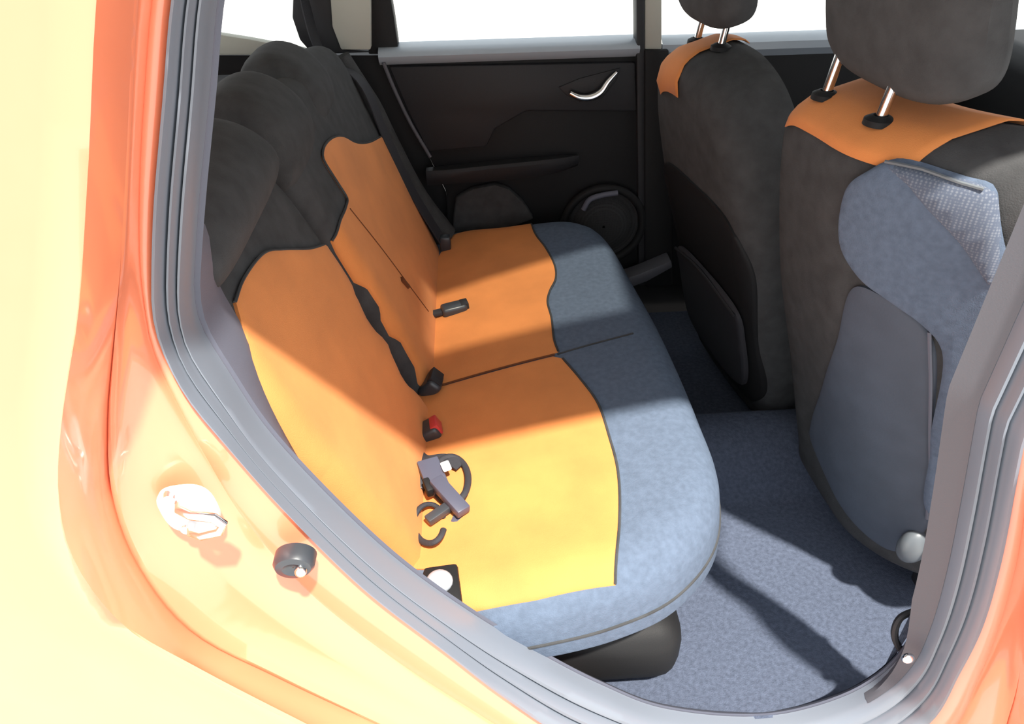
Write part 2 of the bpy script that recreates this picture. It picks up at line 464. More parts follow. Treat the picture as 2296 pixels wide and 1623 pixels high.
# far side: sills, pillars, quarter trim, glass
def slab(name, pxs, Y, thick, m, parent=None, bevel=.004):
    """a flat-faced panel with depth: front outline on plane Y"""
    bm = bmesh.new(); P = [move(at_y(x, y, Y)) for x, y in pxs]
    f = bm.faces.new([bm.verts.new(p) for p in P]); r = bmesh.ops.extrude_face_region(bm, geom=[f])
    bmesh.ops.translate(bm, vec=(0, thick, 0), verts=[g for g in r['geom'] if isinstance(g, bmesh.types.BMVert)])
    bmesh.ops.recalc_face_normals(bm, faces=bm.faces)
    if bevel: bmesh.ops.bevel(bm, geom=[e for e in bm.edges], offset=bevel, segments=2, affect='EDGES', profile=.5)
    return link(name, bm, m, parent)

struct(slab('wall_left', [(300, 124), (853, 124), (870, 160), (1000, 430), (1005, 500), (1700, 500), (1700, 1000), (300, 1000)], 1.46, .06, 'plastic', bevel=0),
       'black inner side panel behind the far rear door')
struct(slab('trim_4', [(380, 52), (470, 74), (560, 88), (665, 108), (700, 116), (700, 124), (380, 124)], 1.43, .03, 'lightgrey'), 'pale grey trim below the far quarter window')
struct(slab('trim_5', [(735, -90), (830, -90), (831, 112), (765, 112), (745, 60)], 1.40, .05, 'lightgrey'), 'pale grey far rear pillar trim')
struct(slab('trim_6', [(660, -90), (740, -90), (768, 112), (830, 118), (700, 122), (672, 90), (655, 40)], 1.415, .05, 'plastic2'), 'dark edge of far rear pillar')
struct(slab('trim_7', [(828, -90), (862, -90), (884, 40), (892, 98), (892, 122), (826, 122)], 1.43, .05, 'plastic'), 'black window frame beside the far rear pillar')
struct(slab('trim_8', [(1426, -90), (1446, -90), (1446, 640), (1432, 640)], 1.405, .05, 'plastic2'), 'black seal along the far door pillar')
struct(slab('trim_9', [(1446, -90), (1484, -90), (1484, 112), (1446, 112)], 1.41, .06, 'lightgrey'), 'pale grey upper trim of far door pillar')
struct(slab('trim_10', [(1446, 112), (1500, 112), (1508, 640), (1446, 640)], 1.40, .07, 'plastic'), 'black lower trim of far door pillar')
sill_end = slab('trim_11', [(1395, 628), (1440, 612), (1505, 585), (1508, 600), (1450, 632), (1400, 650)], 1.34, .06, 'bpillar')
struct(sill_end, 'grey sill strip at the foot of far pillar')
for n_, pxs, Y in (('window_2', [(884, -90), (1430, -90), (1430, 110), (892, 110)], 1.47), ('window_3', [(250, -90), (700, -90), (700, 112), (250, 112)], 1.475),
                   ('window_4', [(1484, -90), (2500, -90), (2500, 125), (1484, 125)], 1.47)):
    bm = bmesh.new(); bm.faces.new([bm.verts.new(move(at_y(x, y, Y))) for x, y in pxs])
    struct(link(n_, bm, 'glass', smooth=False), {'window_2': 'far rear door glass', 'window_3': 'far quarter window glass', 'window_4': 'far front door glass'}[n_])
struct(box('trim_12', (.3, 1.42, 1.26), (3.0, .08, .06), 'headliner'), 'roof rail above far windows')
# tail and nose of the cabin
struct(box('wall_rear', (-.62, .72, .36), (.05, 1.4, .90), 'plastic'), 'black tailgate lining behind the rear seat')
struct(box('wall_front', (1.62, .72, .42), (.30, 1.46, .84), 'plastic', bevel=.05, seg=4), 'black dashboard ahead of front seats')
shelf = tag(box('parcel_shelf', (-.49, .74, .79), (.26, 1.28, .02), 'plastic2'), 'black parcel shelf behind the rear headrests', 'shelf')

# ================================================================== far rear door
door = thing('car_door', 'closed black rear door on the far side with armrest', 'door', (.25, 1.44, .1))
slab('door_panel', [(846, 122), (1432, 118), (1438, 640), (1060, 640), (1005, 520), (1000, 430), (968, 365), (930, 290)], 1.425, .03, 'plastic', door, .006)
slab('upper_panel', [(872, 150), (1425, 140), (1428, 250), (1180, 250), (1110, 290), (1090, 330), (960, 340), (915, 250)], 1.412, .02, 'plastic2', door, .006)
bm = bmesh.new()
c0, c1 = at_y(848, 112, 1.42), at_y(1432, 106, 1.42)
bm_loft(bm, [[(x, y, z) for x in np.linspace(c0[0], c1[0], 8)] for y, z in ((1.422, .800), (1.405, .812), (1.400, .824), (1.408, .835), (1.43, .841), (1.48, .842), (1.48, .80))])
link('window_sill', bm, 'sill', door)
# armrest: a tapering ledge
bm = bmesh.new(); rr = []
for px_, top, bot, dep in ((955, 388, 420, .045), (1000, 386, 418, .055), (1100, 376, 412, .058), (1200, 366, 402, .055), (1265, 358, 388, .045), (1298, 352, 368, .02)):
    T_, B_ = at_y(px_, top, 1.425-dep), at_y(px_, bot, 1.425-dep)
    rr.append([(T_[0], 1.42, T_[2]), (T_[0], 1.425-dep*.9, T_[2]+.004), (T_[0], 1.425-dep, T_[2]-.004), (T_[0], 1.425-dep*.95, (T_[2]+B_[2])/2), (T_[0], 1.425-dep*.7, B_[2]), (T_[0], 1.42, B_[2]-.01)])
V = bm_loft(bm, rr, True); bm.faces.new(V[0]); bm.faces.new(V[-1][::-1]); bmesh.ops.recalc_face_normals(bm, faces=bm.faces)
link('armrest', bm, 'plastic2', door)
# release handle: dark bowl, bright crescent lever
slab('handle_bowl', [(1252, 196), (1300, 176), (1392, 152), (1384, 180), (1350, 222), (1300, 230), (1270, 214)], 1.408, .012, 'plastic2', door, .003)
bowl = bpy.data.objects['handle_bowl']
hp = [at_y(x, y, 1.395) for x, y in ((1278, 208), (1300, 218), (1325, 218), (1348, 206), (1364, 184), (1384, 162))]
bm = bmesh.new(); sp = spline(hp, .004); rad = [.0035+.0065*math.sin(math.pi*min(1, i/(len(sp)-1)*.86+.07))**.7 for i in range(len(sp))]
bm_tube(bm, sp, rad, 10); hnd = link('door_handle', bm, 'chrome', bowl); hnd['label'] = 'chrome handle'
slab('fabric_insert', [(1015, 505), (1022, 445), (1060, 424), (1110, 414), (1142, 424), (1172, 452), (1198, 492), (1120, 520), (1020, 545)], 1.395, .03, 'dark', door, .008)
# loudspeaker: ring, cone cover
sc_ = at_y(1352, 505, 1.405); sr = .118
bm = bmesh.new(); bm_tube(bm, [sc_+np.array([math.cos(a)*sr, 0, math.sin(a)*sr]) for a in np.linspace(0, 2*math.pi, 48, endpoint=False)], .012, 10, True)
ring_ = link('speaker_ring', bm, 'plastic', door)
bm = bmesh.new(); rows_ = []
for rr_, dy in ((.004, -.012), (.05, -.012), (.075, -.004), (.085, .008), (.1, .012), (.112, .004)):
    rows_.append([sc_+np.array([math.cos(a)*rr_, dy, math.sin(a)*rr_]) for a in np.linspace(0, 2*math.pi, 41)])
bm_loft(bm, rows_); bmesh.ops.remove_doubles(bm, verts=bm.verts, dist=1e-5); grl = link('speaker_grille', bm, 'speaker', ring_)
arc = [at_y(x, y, 1.388) for x, y in ((1308, 470), (1322, 448), (1348, 438), (1385, 432))]
tube('grille_highlight', spline(arc, .006), .008, 'trim', ring_)  # pale arc standing in for the highlight on the speaker
tube('panel_bead', spline([at_y(x, y, 1.408) for x, y in ((860, 140), (880, 190), (920, 275), (965, 352))], .02), .005, 'bpillar', door)

# far front door: dark slab with a sill coloured pale for sky reflection
fd = thing('car_door', 'black front door on the far side beyond the seats', 'door', (1.2, 1.45, .1))
box('door_panel', (1.235, 1.45, .46), (1.12, .05, .74), 'plastic', fd)
bm = bmesh.new(); bm_loft(bm, [[(x, y, z) for x in (.65, 1.0, 1.4, 1.75)] for y, z in ((1.425, .79), (1.41, .81), (1.412, .828), (1.43, .838), (1.48, .838))])
link('window_sill', bm, 'sill', fd)

# ================================================================== rear seat
N1 = np.array([-.14, 0, 1.0]); N1 /= np.linalg.norm(N1)
U1 = np.array([1.0, 0, .14]); U1 /= np.linalg.norm(U1)
Tc = .15
cush = Pad([(-.06, .075), (.05, .062), (.20, .064), (.32, .078), (.42, .112), (.505, .19), (.545, .29), (.552, .45), (.545, .75), (.525, 1.0), (.505, 1.20), (.475, 1.29), (.41, 1.345), (.25, 1.365),
            (-.06, 1.37)], np.array([0, 0, .335])-N1*Tc, U1, (0, 1, 0), N1, Tc, .062,
           crown=lambda u, v: .008*math.sin(max(0, min(1, u/.5))*math.pi))
bench = thing('rear_seat_cushion', 'orange and blue grey rear bench cushion facing the open doorway', 'seat', (.25, .7, .16))
cush.body('cushion', 'grey', bench)
def cpx(l): return [cush.uv(*p) for p in l]
WAVE_N = [(1380, 1312), (1389, 1180), (1386, 1060), (1366, 980), (1340, 905), (1300, 850), (1262, 806)]
WAVE_F = [(1252, 790), (1243, 765), (1237, 715), (1228, 678), (1233, 655), (1246, 628), (1245, 600), (1224, 558), (1200, 525), (1187, 497)]
near_poly = cpx([(1240, 803), (1000, 868), (930, 880), (900, 1000), (890, 1274), (1019, 1278), (1021, 1380), (1200, 1346), (1380, 1312)]+WAVE_N[1:])
def edgepoly(pts):
    out = []
    for i in range(len(pts)-1):
        a, b = np.array(pts[i]), np.array(pts[i+1]); k = max(1, int(np.linalg.norm(b-a)/.01))
        out += [a+(b-a)*j/k for j in range(k)]
    return out
wn = spline(cpx(WAVE_N), .01); wf = spline(cpx(WAVE_F), .01)
P1 = list(wn)+edgepoly([wn[-1]]+cpx([(1240, 801), (1000, 866), (925, 885), (890, 1000), (885, 1276), (1019, 1279), (1021, 1381), (1200, 1346)])+[wn[0]])[1:]
cv1 = cush.cover('orange_cover', P1, 'orange', bench, smooth=False); cv1['label'] = 'orange cover panel'
P2 = list(wf)+edgepoly([wf[-1], cush.uv(1010, 531), cush.uv(985, 575), cush.uv(940, 650), cush.uv(925, 875), cush.uv(1000, 860), cush.uv(1236, 796), wf[0]])[1:]
cv2 = cush.cover('orange_cover', P2, 'orange', bench, smooth=False); cv2['label'] = 'orange cover panel'
tube('seam', cush.line(cpx([(985, 868), (1100, 834), (1244, 797)]), .003), .0022, 'seam', cv2, 6)
tube('seam', cush.line(cpx([(1250, 795), (1300, 780), (1420, 748)]), .001), .002, 'dark', bench, 6)
tube('edge_piping', [move(cush.pos(p, .003)) for p in wn], .0026, 'dark', bench, 6)
tube('edge_piping', [move(cush.pos(p, .003)) for p in wf], .0026, 'dark', bench, 6)
# lower seam on the cushion's near side and the frame below
n_o = len(cush.out)
lo = [move(cush.plane(p, .045)+cush.N*0) for p in cush.out]
k0 = min(range(n_o), key=lambda i: np.linalg.norm(cush.out[i]-np.array([.05, .062])))
tube('seam', [lo[(k0+i) % n_o] for i in range(0, 60)], .003, 'dark', bench, 6)
box('seat_base', (.215, .755, .085), (.53, 1.26, .15), 'plastic', bench, bevel=.05, seg=4)

NB = np.array([.939, 0, .343]); VB = np.array([-.343, 0, .939]); OB = np.array([.02, 0, .345]); Tb = .13
near_out = [(.15, -.07), (.148, .02), (.122, .2), (.102, .36), (.108, .44), (.124, .50), (.122, .56), (.15, .63), (.22, .66), (.36, .665), (.46, .64), (.52, .59), (.555, .53),
            (.570, .48), (.584, .40), (.590, .31), (.566, .245), (.590, .185), (.592, .165), (.566, .10), (.596, .035), (.604, -.03), (.606, -.07)]
far_out = [(.613, -.07), (.616, .04), (.618, .10), (.616, .165), (.613, .235), (.608, .30), (.597, .40), (.580, .50), (.575, .58), (.60, .60), (.68, .62), (.95, .62), (1.15, .61), (1.27, .58),
           (1.31, .52), (1.31, .36), (1.29, .2), (1.275, -.07)]
bkn = Pad(near_out, OB-NB*Tb, (0, 1, 0), VB, NB, Tb, .045)
bkf = Pad(far_out, OB-NB*Tb, (0, 1, 0), VB, NB, Tb+.008, .045)
def rear_headrest(parent, y0, y1, dz=0, dx=0.0, zs=1.0, m='dark', name='headrest'):
    prof = [(x_-.055+dx, z_) for x_, z_ in ((-.135, .77), (-.100, .80), (-.088, .85), (-.102, .90), (-.14, .942), (-.19, .958), (-.235, .94), (-.25, .90), (-.235, .86), (-.2, .84), (-.165, .79))]
    prof = [(x_, .958-(.958-z_)*zs) for x_, z_ in prof]
    P = np.array(spline(prof, .012, True)); c = np.array([-.22+dx, .85]); rows_ = []; n = 17
    for i in range(n):
        t = -1+2*i/(n-1); f = max(.02, (1-abs(t)**4.5))**(1/2.4)
        q = c+(P-c)*np.array([.55+.45*f, f]) if abs(t) < 1 else c+(P-c)*np.array([.5, .05])
        rows_.append([(x, (y0+y1)/2+t*(y1-y0)/2, z+dz) for x, z in q]+[(q[0][0], (y0+y1)/2+t*(y1-y0)/2, q[0][1]+dz)])
    bm = bmesh.new(); V = bm_loft(bm, rows_); bm.faces.new(V[0][:-1]); bm.faces.new(V[-1][:-1][::-1])
    bmesh.ops.remove_doubles(bm, verts=bm.verts, dist=1e-5); bmesh.ops.recalc_face_normals(bm, faces=bm.faces)
    return link(name, bm, m, parent)
b1 = thing('rear_back_cushion', 'narrow orange rear backrest with charcoal top beside the open doorway', 'seat', (-.05, .35, .33), 'rear seat backrests')
bkn.body('back_pad', 'dark', b1)
def npx(l): return [bkn.uv(*p) for p in l]
def fpx(l): return [bkf.uv(*p) for p in l]
topn = spline(npx([(522, 680), (540, 630), (590, 568), (630, 562), (690, 560), (715, 553), (738, 545)]), .01)
PN = list(topn)+edgepoly([topn[-1], np.array([.590, .36]), np.array([.600, .2]), np.array([.607, .1]), np.array([.608, -.05]), np.array([.16, -.05]), np.array([.148, .05]), np.array([.122, .2]), np.array([.100, .36]),
                          np.array([.108, .44]), topn[0]])[1:]
cvn = bkn.cover('orange_cover', PN, 'orange', b1, smooth=False, e=.006); cvn['label'] = 'orange cover panel'
tube('edge_piping', [move(bkn.pos(p, .003)) for p in topn], .0026, 'dark', b1, 6)
rear_headrest(b1, .12, .53, .028, .0, .72)
b2 = thing('rear_back_cushion', 'wide orange rear backrest with two charcoal headrests beyond the split line', 'seat', (-.05, .95, .33), 'rear seat backrests')
bkf.body('back_pad', 'dark', b2)
topf = spline(fpx([(744, 540), (756, 508), (772, 466), (775, 445), (760, 420), (742, 392), (722, 358), (722, 335), (742, 311), (766, 308), (792, 321), (820, 322), (845, 311), (858, 298)]), .01)
PF = list(topf)+edgepoly([topf[-1], np.array([1.305, .36]), np.array([1.29, .2]), np.array([1.278, -.05]), *[np.array(q_) for q_ in ((.624, -.05), (.624, .02), (.636, .055), (.638, .12), (.626, .15), (.626, .19), (.634, .215), (.630, .26), (.616, .29), (.610, .36))], topf[0]])[1:]
cvf = bkf.cover('orange_cover', PF, 'orange', b2, smooth=False, e=.006); cvf['label'] = 'orange cover panel'
tube('edge_piping', [move(bkf.pos(p, .003)) for p in topf], .0026, 'dark', b2, 6)
tube('seam', bkf.line(fpx([(778, 470), (850, 560), (910, 640), (955, 700)]), .0062), .0015, 'seam', b2, 6)
rear_headrest(b2, .565, .80, .012); rear_headrest(b2, .865, 1.09, -.004, -.004)
tube('cover_tab', [move(bkf.pos(p, .007)) for p in fpx([(893, 628), (908, 645)])], .006, 'seam', b2, 8)
# the steel back behind both, seen only as black through the split
for q_, y_, w_ in ((b1, .37, .47), (b2, .955, .68)):
    box('back_panel', (-.235, y_, .60), (.02, w_, .60), 'plastic', q_, rot=Matrix.Rotation(math.radians(-20), 3, 'Y'))

# side bolster between far backrest and door
bol = thing('side_bolster', 'narrow charcoal bolster between far backrest and rear door', 'bolster', (.0, 1.35, .33))
bm = bmesh.new()
ln = [(-.168, 1.345, .845), (-.125, 1.345, .72), (-.075, 1.345, .58), (-.02, 1.345, .45), (.05, 1.34, .34)]
ln = spline(ln, .03); bm_tube(bm, ln, [min(.048, .022+.006*i) for i in range(len(ln))], 14, flat=.8); link('pad', bm, 'dark', bol)

# ================================================================== rear belts and buckles
belt = thing('seat_belt', 'black seat belt running down beside the far rear backrest', 'seat belt', (.03, 1.27, .36))
bm = bmesh.new()
bp_ = [at_y(672, -60, 1.38), at_y(690, 30, 1.37), at_y(722, 120, 1.33), np.array([-.125, 1.29, .80]), np.array([-.075, 1.275, .66]), np.array([-.02, 1.265, .51]), np.array([.045, 1.26, .375])]
bm_band(bm, spline(bp_, .02), (.94, -.2, .34), .046, .003); link('webbing', bm, 'webbing', belt)
box('anchor_plate', (.055, 1.255, .365), (.03, .03, .045), 'buckle', belt, bevel=.006)

def buckle(name, label, p, d, size, m='buckle', red=False, group=None):
    """seat belt buckle lying along d: housing, slot, button, stalk"""
    d = Vector(d).normalized(); z = Vector((0, 0, 1)); s = z.cross(d).normalized(); z = d.cross(s)
    R = Matrix((d, s, z)).transposed(); t = thing(name, label, 'buckle', tuple(p), group); p = Vector(p)
    box('housing', p, size, m, t, R, bevel=size[2]*.3, seg=3)
    box('release_button', p+d*(size[0]*.42)+z*(size[2]*.12), (size[0]*.3, size[1]*.72, size[2]*.86), 'red' if red else 'plastic2', t, R, bevel=.002)
    box('stalk', p-d*(size[0]*.8), (size[0]*.8, size[1]*.55, size[2]*.35), 'webbing', t, R, bevel=.001)
    return t
def on_c(x, y, e): 
    q = cush.uv(x, y, e=cush.T+e); return cush.plane(q, cush.T+e)
buckle('belt_buckle', 'black buckle lying on far orange cushion near seat crease', on_c(1018, 692, .013), (1, .25, .08), (.062, .036, .026), group='rear seat belt buckles')
buckle('belt_buckle', 'black buckle standing in the crease at the cushion seam', on_c(966, 862, .012), (.7, -.1, .75), (.05, .055, .034), group='rear seat belt buckles')
buckle('belt_buckle', 'black buckle with red button in the seat crease', on_c(958, 968, .010), (.85, .1, .45), (.052, .046, .03), red=True, group='rear seat belt buckles')
# bundle of belt ends lying on the near cushion
bun = thing('belt_bundle', 'coiled black belt loops and grey clips lying on orange cushion', 'seat belt', tuple(on_c(985, 1120, .0)))
def cloop(cx, cy, rx, ry, a0, a1, e, n=28): 
    return [move(on_c(cx+rx*math.cos(a), cy+ry*math.sin(a), e+.006*math.sin(2*a))) for a in np.linspace(a0, a1, n)]
for args, w in (((1010, 1075, 40, 52, -2.6, 2.4), .018), ((962, 1174, 34, 44, .3, 5.9), .016)):
    bm = bmesh.new(); pts = cloop(*args, .018); c = sum(pts, Vector())/len(pts)
    bm_tube(bm, pts, w*.34, 10, flat=.8); link('webbing_loop', bm, 'webbing', bun)
def clip(name, x, y, ang, size, m, e=.012):
    p = Vector(on_c(x, y, e)); R = Matrix.Rotation(ang, 3, 'Z') @ Matrix.Rotation(-.14, 3, 'Y')
    bm = bmesh.new(); bm_box(bm, p, size, R, .003, 2); return link(name, bm, m, bun)
clip('clip', 972, 1068, 1.9, (.075, .040, .016), 'violet', .024)
clip('clip', 1008, 1112, 2.2, (.085, .026, .018), 'violet', .030)
clip('clip_slot', 960, 1092, 1.9, (.03, .012, .02), 'plastic', .031)
clip('tongue', 1000, 1045, .3, (.016, .024, .004), 'steel', .034)
clip('clip', 935, 1075, 1.7, (.05, .022, .014), 'buckle', .016)
clip('clip', 985, 1150, .6, (.05, .018, .014), 'buckle', .018)
clip('tongue', 1030, 1158, 1.2, (.03, .022, .006), 'violet', .006)
bm = bmesh.new(); bm_band(bm, spline([on_c(930, 1010, .008), on_c(955, 1030, .018), on_c(1000, 1028, .02), on_c(1032, 1046, .014)], .006), (0, 0, 1), .022, .003)
link('webbing_strap', bm, 'webbing', bun)
# hinge at the near end of the crease
hg = thing('seat_bracket', 'dark seat bracket with round pale cap at near cushion corner', 'bracket', tuple(on_c(985, 1320, -.02)))
p = Vector(on_c(993, 1322, .002))
box('bracket', p, (.055, .075, .03), 'plastic', hg, Matrix.Rotation(.1, 3, 'Z'), bevel=.006)
bm = bmesh.new(); bmesh.ops.create_uvsphere(bm, u_segments=20, v_segments=12, radius=.021); bmesh.ops.scale(bm, vec=(1, 1, .6), verts=bm.verts)
bmesh.ops.translate(bm, vec=p+Vector((-.004, .002, .018)), verts=bm.verts); hc = link('cap', bm, 'sill', hg); hc['label'] = 'pale grey cap'

# ================================================================== front seats
def front_seat(label, O, yaw, lean, outline, T, cloth='grey', base=-.07, bend=lambda u: 0.0):
    """backrest standing on O, U along its width (far to near is -u), rear face along -x"""
    cu, su = math.cos(yaw), math.sin(yaw)
    U = np.array([-su, cu, 0.0]); X = np.array([cu, su, 0.0])     # X: car forward in seat frame
    V = np.array([0, 0, 1.0])*math.cos(lean)-X*math.sin(lean); N = np.cross(V, U); N = N if N@X < 0 else -N
    O = np.array(O, float)
    t = thing('front_seat', label, 'seat', tuple(O), 'front seats')
    rear = Pad(outline, O-N*T, U, V, N, T, .05, crown=lambda u, v: .012*math.cos(max(-1, min(1, (v-.62)/.3))*math.pi/2))
    rear.bend = bend
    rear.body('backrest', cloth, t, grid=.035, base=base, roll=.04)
    return t, rear, X

def top_cover(name, rear, t, a, b, m, depth=.175, skew=0.0, e=.004, lip=.03):
    """cloth over the top edge of a seat back between outline params a..b (u values)"""
    top = [p for p in rear.out if p[1] > .5 and min(a, b) <= p[0] <= max(a, b)]
    top.sort(key=lambda p: p[0]); n = len(top)
    rows_ = []
    for k, p in enumerate(top):
        q0, q1 = top[max(k-1, 0)], top[min(k+1, n-1)]; tg = (q1-q0)/np.linalg.norm(q1-q0); nr = np.array([-tg[1], tg[0]])
        f = k/(n-1); r = []
        for d, h in ((lip, None), (lip*.55, None), (.012, None), (.004, None), (0, rear.T-rear.R), (0, .02), (0, -.02), (.0, -.035), (.010, -.062), (.02, -.07)):
            q = p-nr*d+tg*skew*f*0
            if h is None: w = rear.pos(q, e)
            else: w = rear.plane(p-nr*d+nr*e, h)
            r.append(w)
        rows_.append(r)
    rows_ = [list(x) for x in zip(*rows_)]
    o = loft(name, rows_, m, t, angle=60)
    s = o.modifiers.new('cloth', 'SOLIDIFY'); s.thickness = .002; s.offset = 0
    return o

def post(t, head, base, name='headrest_post', lab='chrome post'):
    base = Vector(base); head = Vector(head)
    mid = base.lerp(head, .4)+Vector((0, 0, .004))
    o = tube(name, spline([base, mid, head], .01), .0078, 'chrome', t, 12); o['label'] = lab
    bm = bmesh.new(); rows_ = []
    for r_, z_ in ((.022, -.006), (.021, .002), (.014, .006), (.010, .007), (.009, .001)):
        rows_.append([base+Vector((math.cos(a)*r_, math.sin(a)*r_, z_)) for a in np.linspace(0, 2*math.pi, 25)])
    bm_loft(bm, rows_); bmesh.ops.remove_doubles(bm, verts=bm.verts, dist=1e-6); bmesh.ops.recalc_face_normals(bm, faces=bm.faces)
    g = link('post_guide', bm, 'plastic', t)
    return o

def block_headrest(t, c, size, yaw, lean, m='dark'):
    """rounded block, width along y, leaning"""
    sx, sy, sz = size; n = 19; rows_ = []
    prof = [(math.cos(a), math.sin(a)) for a in np.linspace(0, 2*math.pi, 41)]
    sgnp = lambda v, p: math.copysign(abs(v)**p, v)
    for i in range(n):
        s_ = -1+2*i/(n-1); f = max(.03, 1-abs(s_)**3)**.42
        rows_.append([Vector((sgnp(x, .7)*sx/2*f*(1-.12*z), s_*sy/2, sgnp(z, .6)*sz/2*(.35+.65*f))) for x, z in prof])
    bm = bmesh.new(); V = bm_loft(bm, rows_); bm.faces.new(V[0][:-1]); bm.faces.new(V[-1][:-1][::-1])
    bmesh.ops.remove_doubles(bm, verts=bm.verts, dist=1e-5); bmesh.ops.recalc_face_normals(bm, faces=bm.faces)
    R = Matrix.Rotation(yaw, 4, 'Z') @ Matrix.Rotation(-lean, 4, 'Y')
    bmesh.ops.transform(bm, matrix=Matrix.Translation(Vector(c)) @ R, verts=bm.verts)
    return link('headrest', bm, m, t)

seat_out = [(-.22, .0), (-.245, .10), (-.262, .30), (-.275, .50), (-.280, .64), (-.262, .76), (-.22, .835), (-.14, .878), (0, .890), (.10, .888), (.17, .878), (.212, .85), (.236, .77), (.252, .64), (.26, .50), (.25, .30), (.235, .10), (.22, .0)]
far_seat_out = [(-.20, .0), (-.22, .10), (-.235, .30), (-.245, .48), (-.24, .62), (-.205, .75), (-.15, .835), (-.07, .878), (.02, .888), (.12, .880), (.19, .845), (.225, .77), (.24, .64), (.245, .50), (.235, .30), (.22, .10), (.20, .0)]
near, nr_pad, nX = front_seat('near front seat with orange top patch and blue grey fabric back', (.885, .405, .085), math.radians(6), math.radians(14.5), seat_out, .09, 'dark', bend=lambda u: -2.1*max(0, .04-u)**2)  # charcoal body puts the shade on the seat's back into its colour
cvt = top_cover('orange_cover', nr_pad, near, -.105, .198, 'orange'); cvt['label'] = 'orange cover patch'
def spx(l): return [nr_pad.uv(*p) for p in l]
nr_pad.cover('lit_upper_shell', spx([(1912, 420), (1897, 540), (1940, 618), (2010, 672), (2080, 722), (2125, 775), (2098, 1000), (2100, 1150), (2260, 1150), (2260, 420), (2180, 392), (2020, 352), (1962, 378)]), 'grey', near, e=.014, grid=.014)  # lighter grey cloth stands for the lit near side of the back
nr_pad.cover('mesh_insert', spx([(2012, 362), (2100, 380), (2250, 425), (2250, 640), (2176, 540), (2110, 470), (2060, 410)]), 'mesh', near, e=.0185, grid=.014)
nr_pad.cover('back_panel', spx([(1930, 640), (1880, 770), (1822, 950), (1822, 985), (2000, 1232), (2080, 1180), (2092, 1000), (2094, 770), (2060, 715)]), 'backboard', near, e=.006)  # real lower panel, its left edge cut along the shadow boundary
tube('seam', [move(nr_pad.pos(p, .008)) for p in spline(spx([(2088, 1160), (2096, 1000), (2098, 850), (2096, 740)]), .02)], .003, 'trim', near, 6)
tube('seam', [move(nr_pad.pos(p, .0195)) for p in spline(spx([(2016, 352), (2100, 368), (2250, 410)]), .02)], .0025, 'cap', near, 6)
hx = at_y(1880, 150, .47)
hr_n = block_headrest(near, (.735, .43, 1.105), (.12, .34, .22), math.radians(7), math.radians(14))
def dome(u): return min(nr_pad.out, key=lambda p: abs(p[0]-u)+(10 if p[1] < .5 else 0))
for u in (.15, -.005):
    p = dome(u); b_ = nr_pad.plane(p, .042)+np.array([0, 0, .004]); post(hr_n, Vector(b_)+Vector((.01, -.01, .10)), b_)
cp = Vector(at_y(2048, 1224, .265)); bm = bmesh.new(); bmesh.ops.create_uvsphere(bm, u_segments=24, v_segments=14, radius=.036)
bmesh.ops.scale(bm, vec=(.85, .6, 1.15), verts=bm.verts); bmesh.ops.translate(bm, vec=cp, verts=bm.verts); o = link('recliner_cap', bm, 'cap', near); o['label'] = 'pale grey cap'
box('seat_cushion', (1.20, .41, .25), (.50, .48, .16), 'grey', near, bevel=.05, seg=4)
for y_ in (.30, .66):
    box('seat_rail', (1.2, y_, .045), (.40, .035, .03), 'plastic2', near, bevel=.006)
rc = Vector(at_z(1795, 1016, .05)); o = box('rail_cap', rc, (.055, .032, .024), 'cap', near, Matrix.Rotation(.3, 3, 'Z'), bevel=.01, seg=3)

far, fr_pad, fX = front_seat('far front seat with small orange top patch and black pocketed back', (.815, 1.0, .035), math.radians(9), math.radians(15), far_seat_out, .09, 'dark')
cvt = top_cover('orange_cover', fr_pad, far, .03, .195, 'orange', lip=.075); cvt['label'] = 'orange cover patch'
def gpx(l): return [fr_pad.uv(*p) for p in l]
fr_pad.cover('back_panel', [(-.19, .08), (-.215, .3), (-.225, .52), (-.18, .60), (0, .62), (.18, .60), (.215, .52), (.21, .3), (.19, .08)], 'plastic', far, e=.006)
fr_pad.cover('map_pocket', [(-.16, .12), (-.19, .30), (-.18, .36), (0, .385), (.17, .36), (.18, .30), (.16, .12)], 'webbing', far, e=.022)
tube('pocket_hem', [move(fr_pad.pos(p, .024)) for p in spline([(-.18, .36), (0, .385), (.17, .36)], .02)], .004, 'plastic2', far, 8)
hr_f = block_headrest(far, (.65, 1.05, 1.055), (.11, .27, .20), math.radians(9), math.radians(14))
def dome2(u): return min(fr_pad.out, key=lambda p: abs(p[0]-u)+(10 if p[1] < .5 else 0))
for u in (.15, .02):
    b_ = fr_pad.plane(dome2(u), .0)+np.array([0, 0, .004]); post(hr_f, Vector(b_)+Vector((.012, -.005, .09)), b_)
box('seat_cushion', (1.20, 1.03, .25), (.50, .48, .16), 'dark', far, bevel=.05, seg=4)
for px_, py_, z_ in ((1721, 662, .20), (1663, 704, .16)):
    p = Vector(at_z(px_, py_, z_)); o = box('hinge_cap', p, (.03, .026, .04), 'cap', far, Matrix.Rotation(.4, 3, 'Z'), bevel=.009, seg=3)
for y_ in (.85, 1.22):
    box('seat_rail', (1.06, y_, .045), (.40, .035, .03), 'plastic2', far, bevel=.006)

# console between the front seats
con = thing('centre_console', 'black console on the tunnel between the front seats', 'console', (1.15, .735, .12))
box('console_body', (1.2, .735, .19), (.5, .10, .18), 'plastic', con, bevel=.02, seg=3)
tube('hand_brake', spline([(1.10, .735, .28), (1.2, .735, .33), (1.32, .735, .36)], .02), .014, 'plastic2', con)

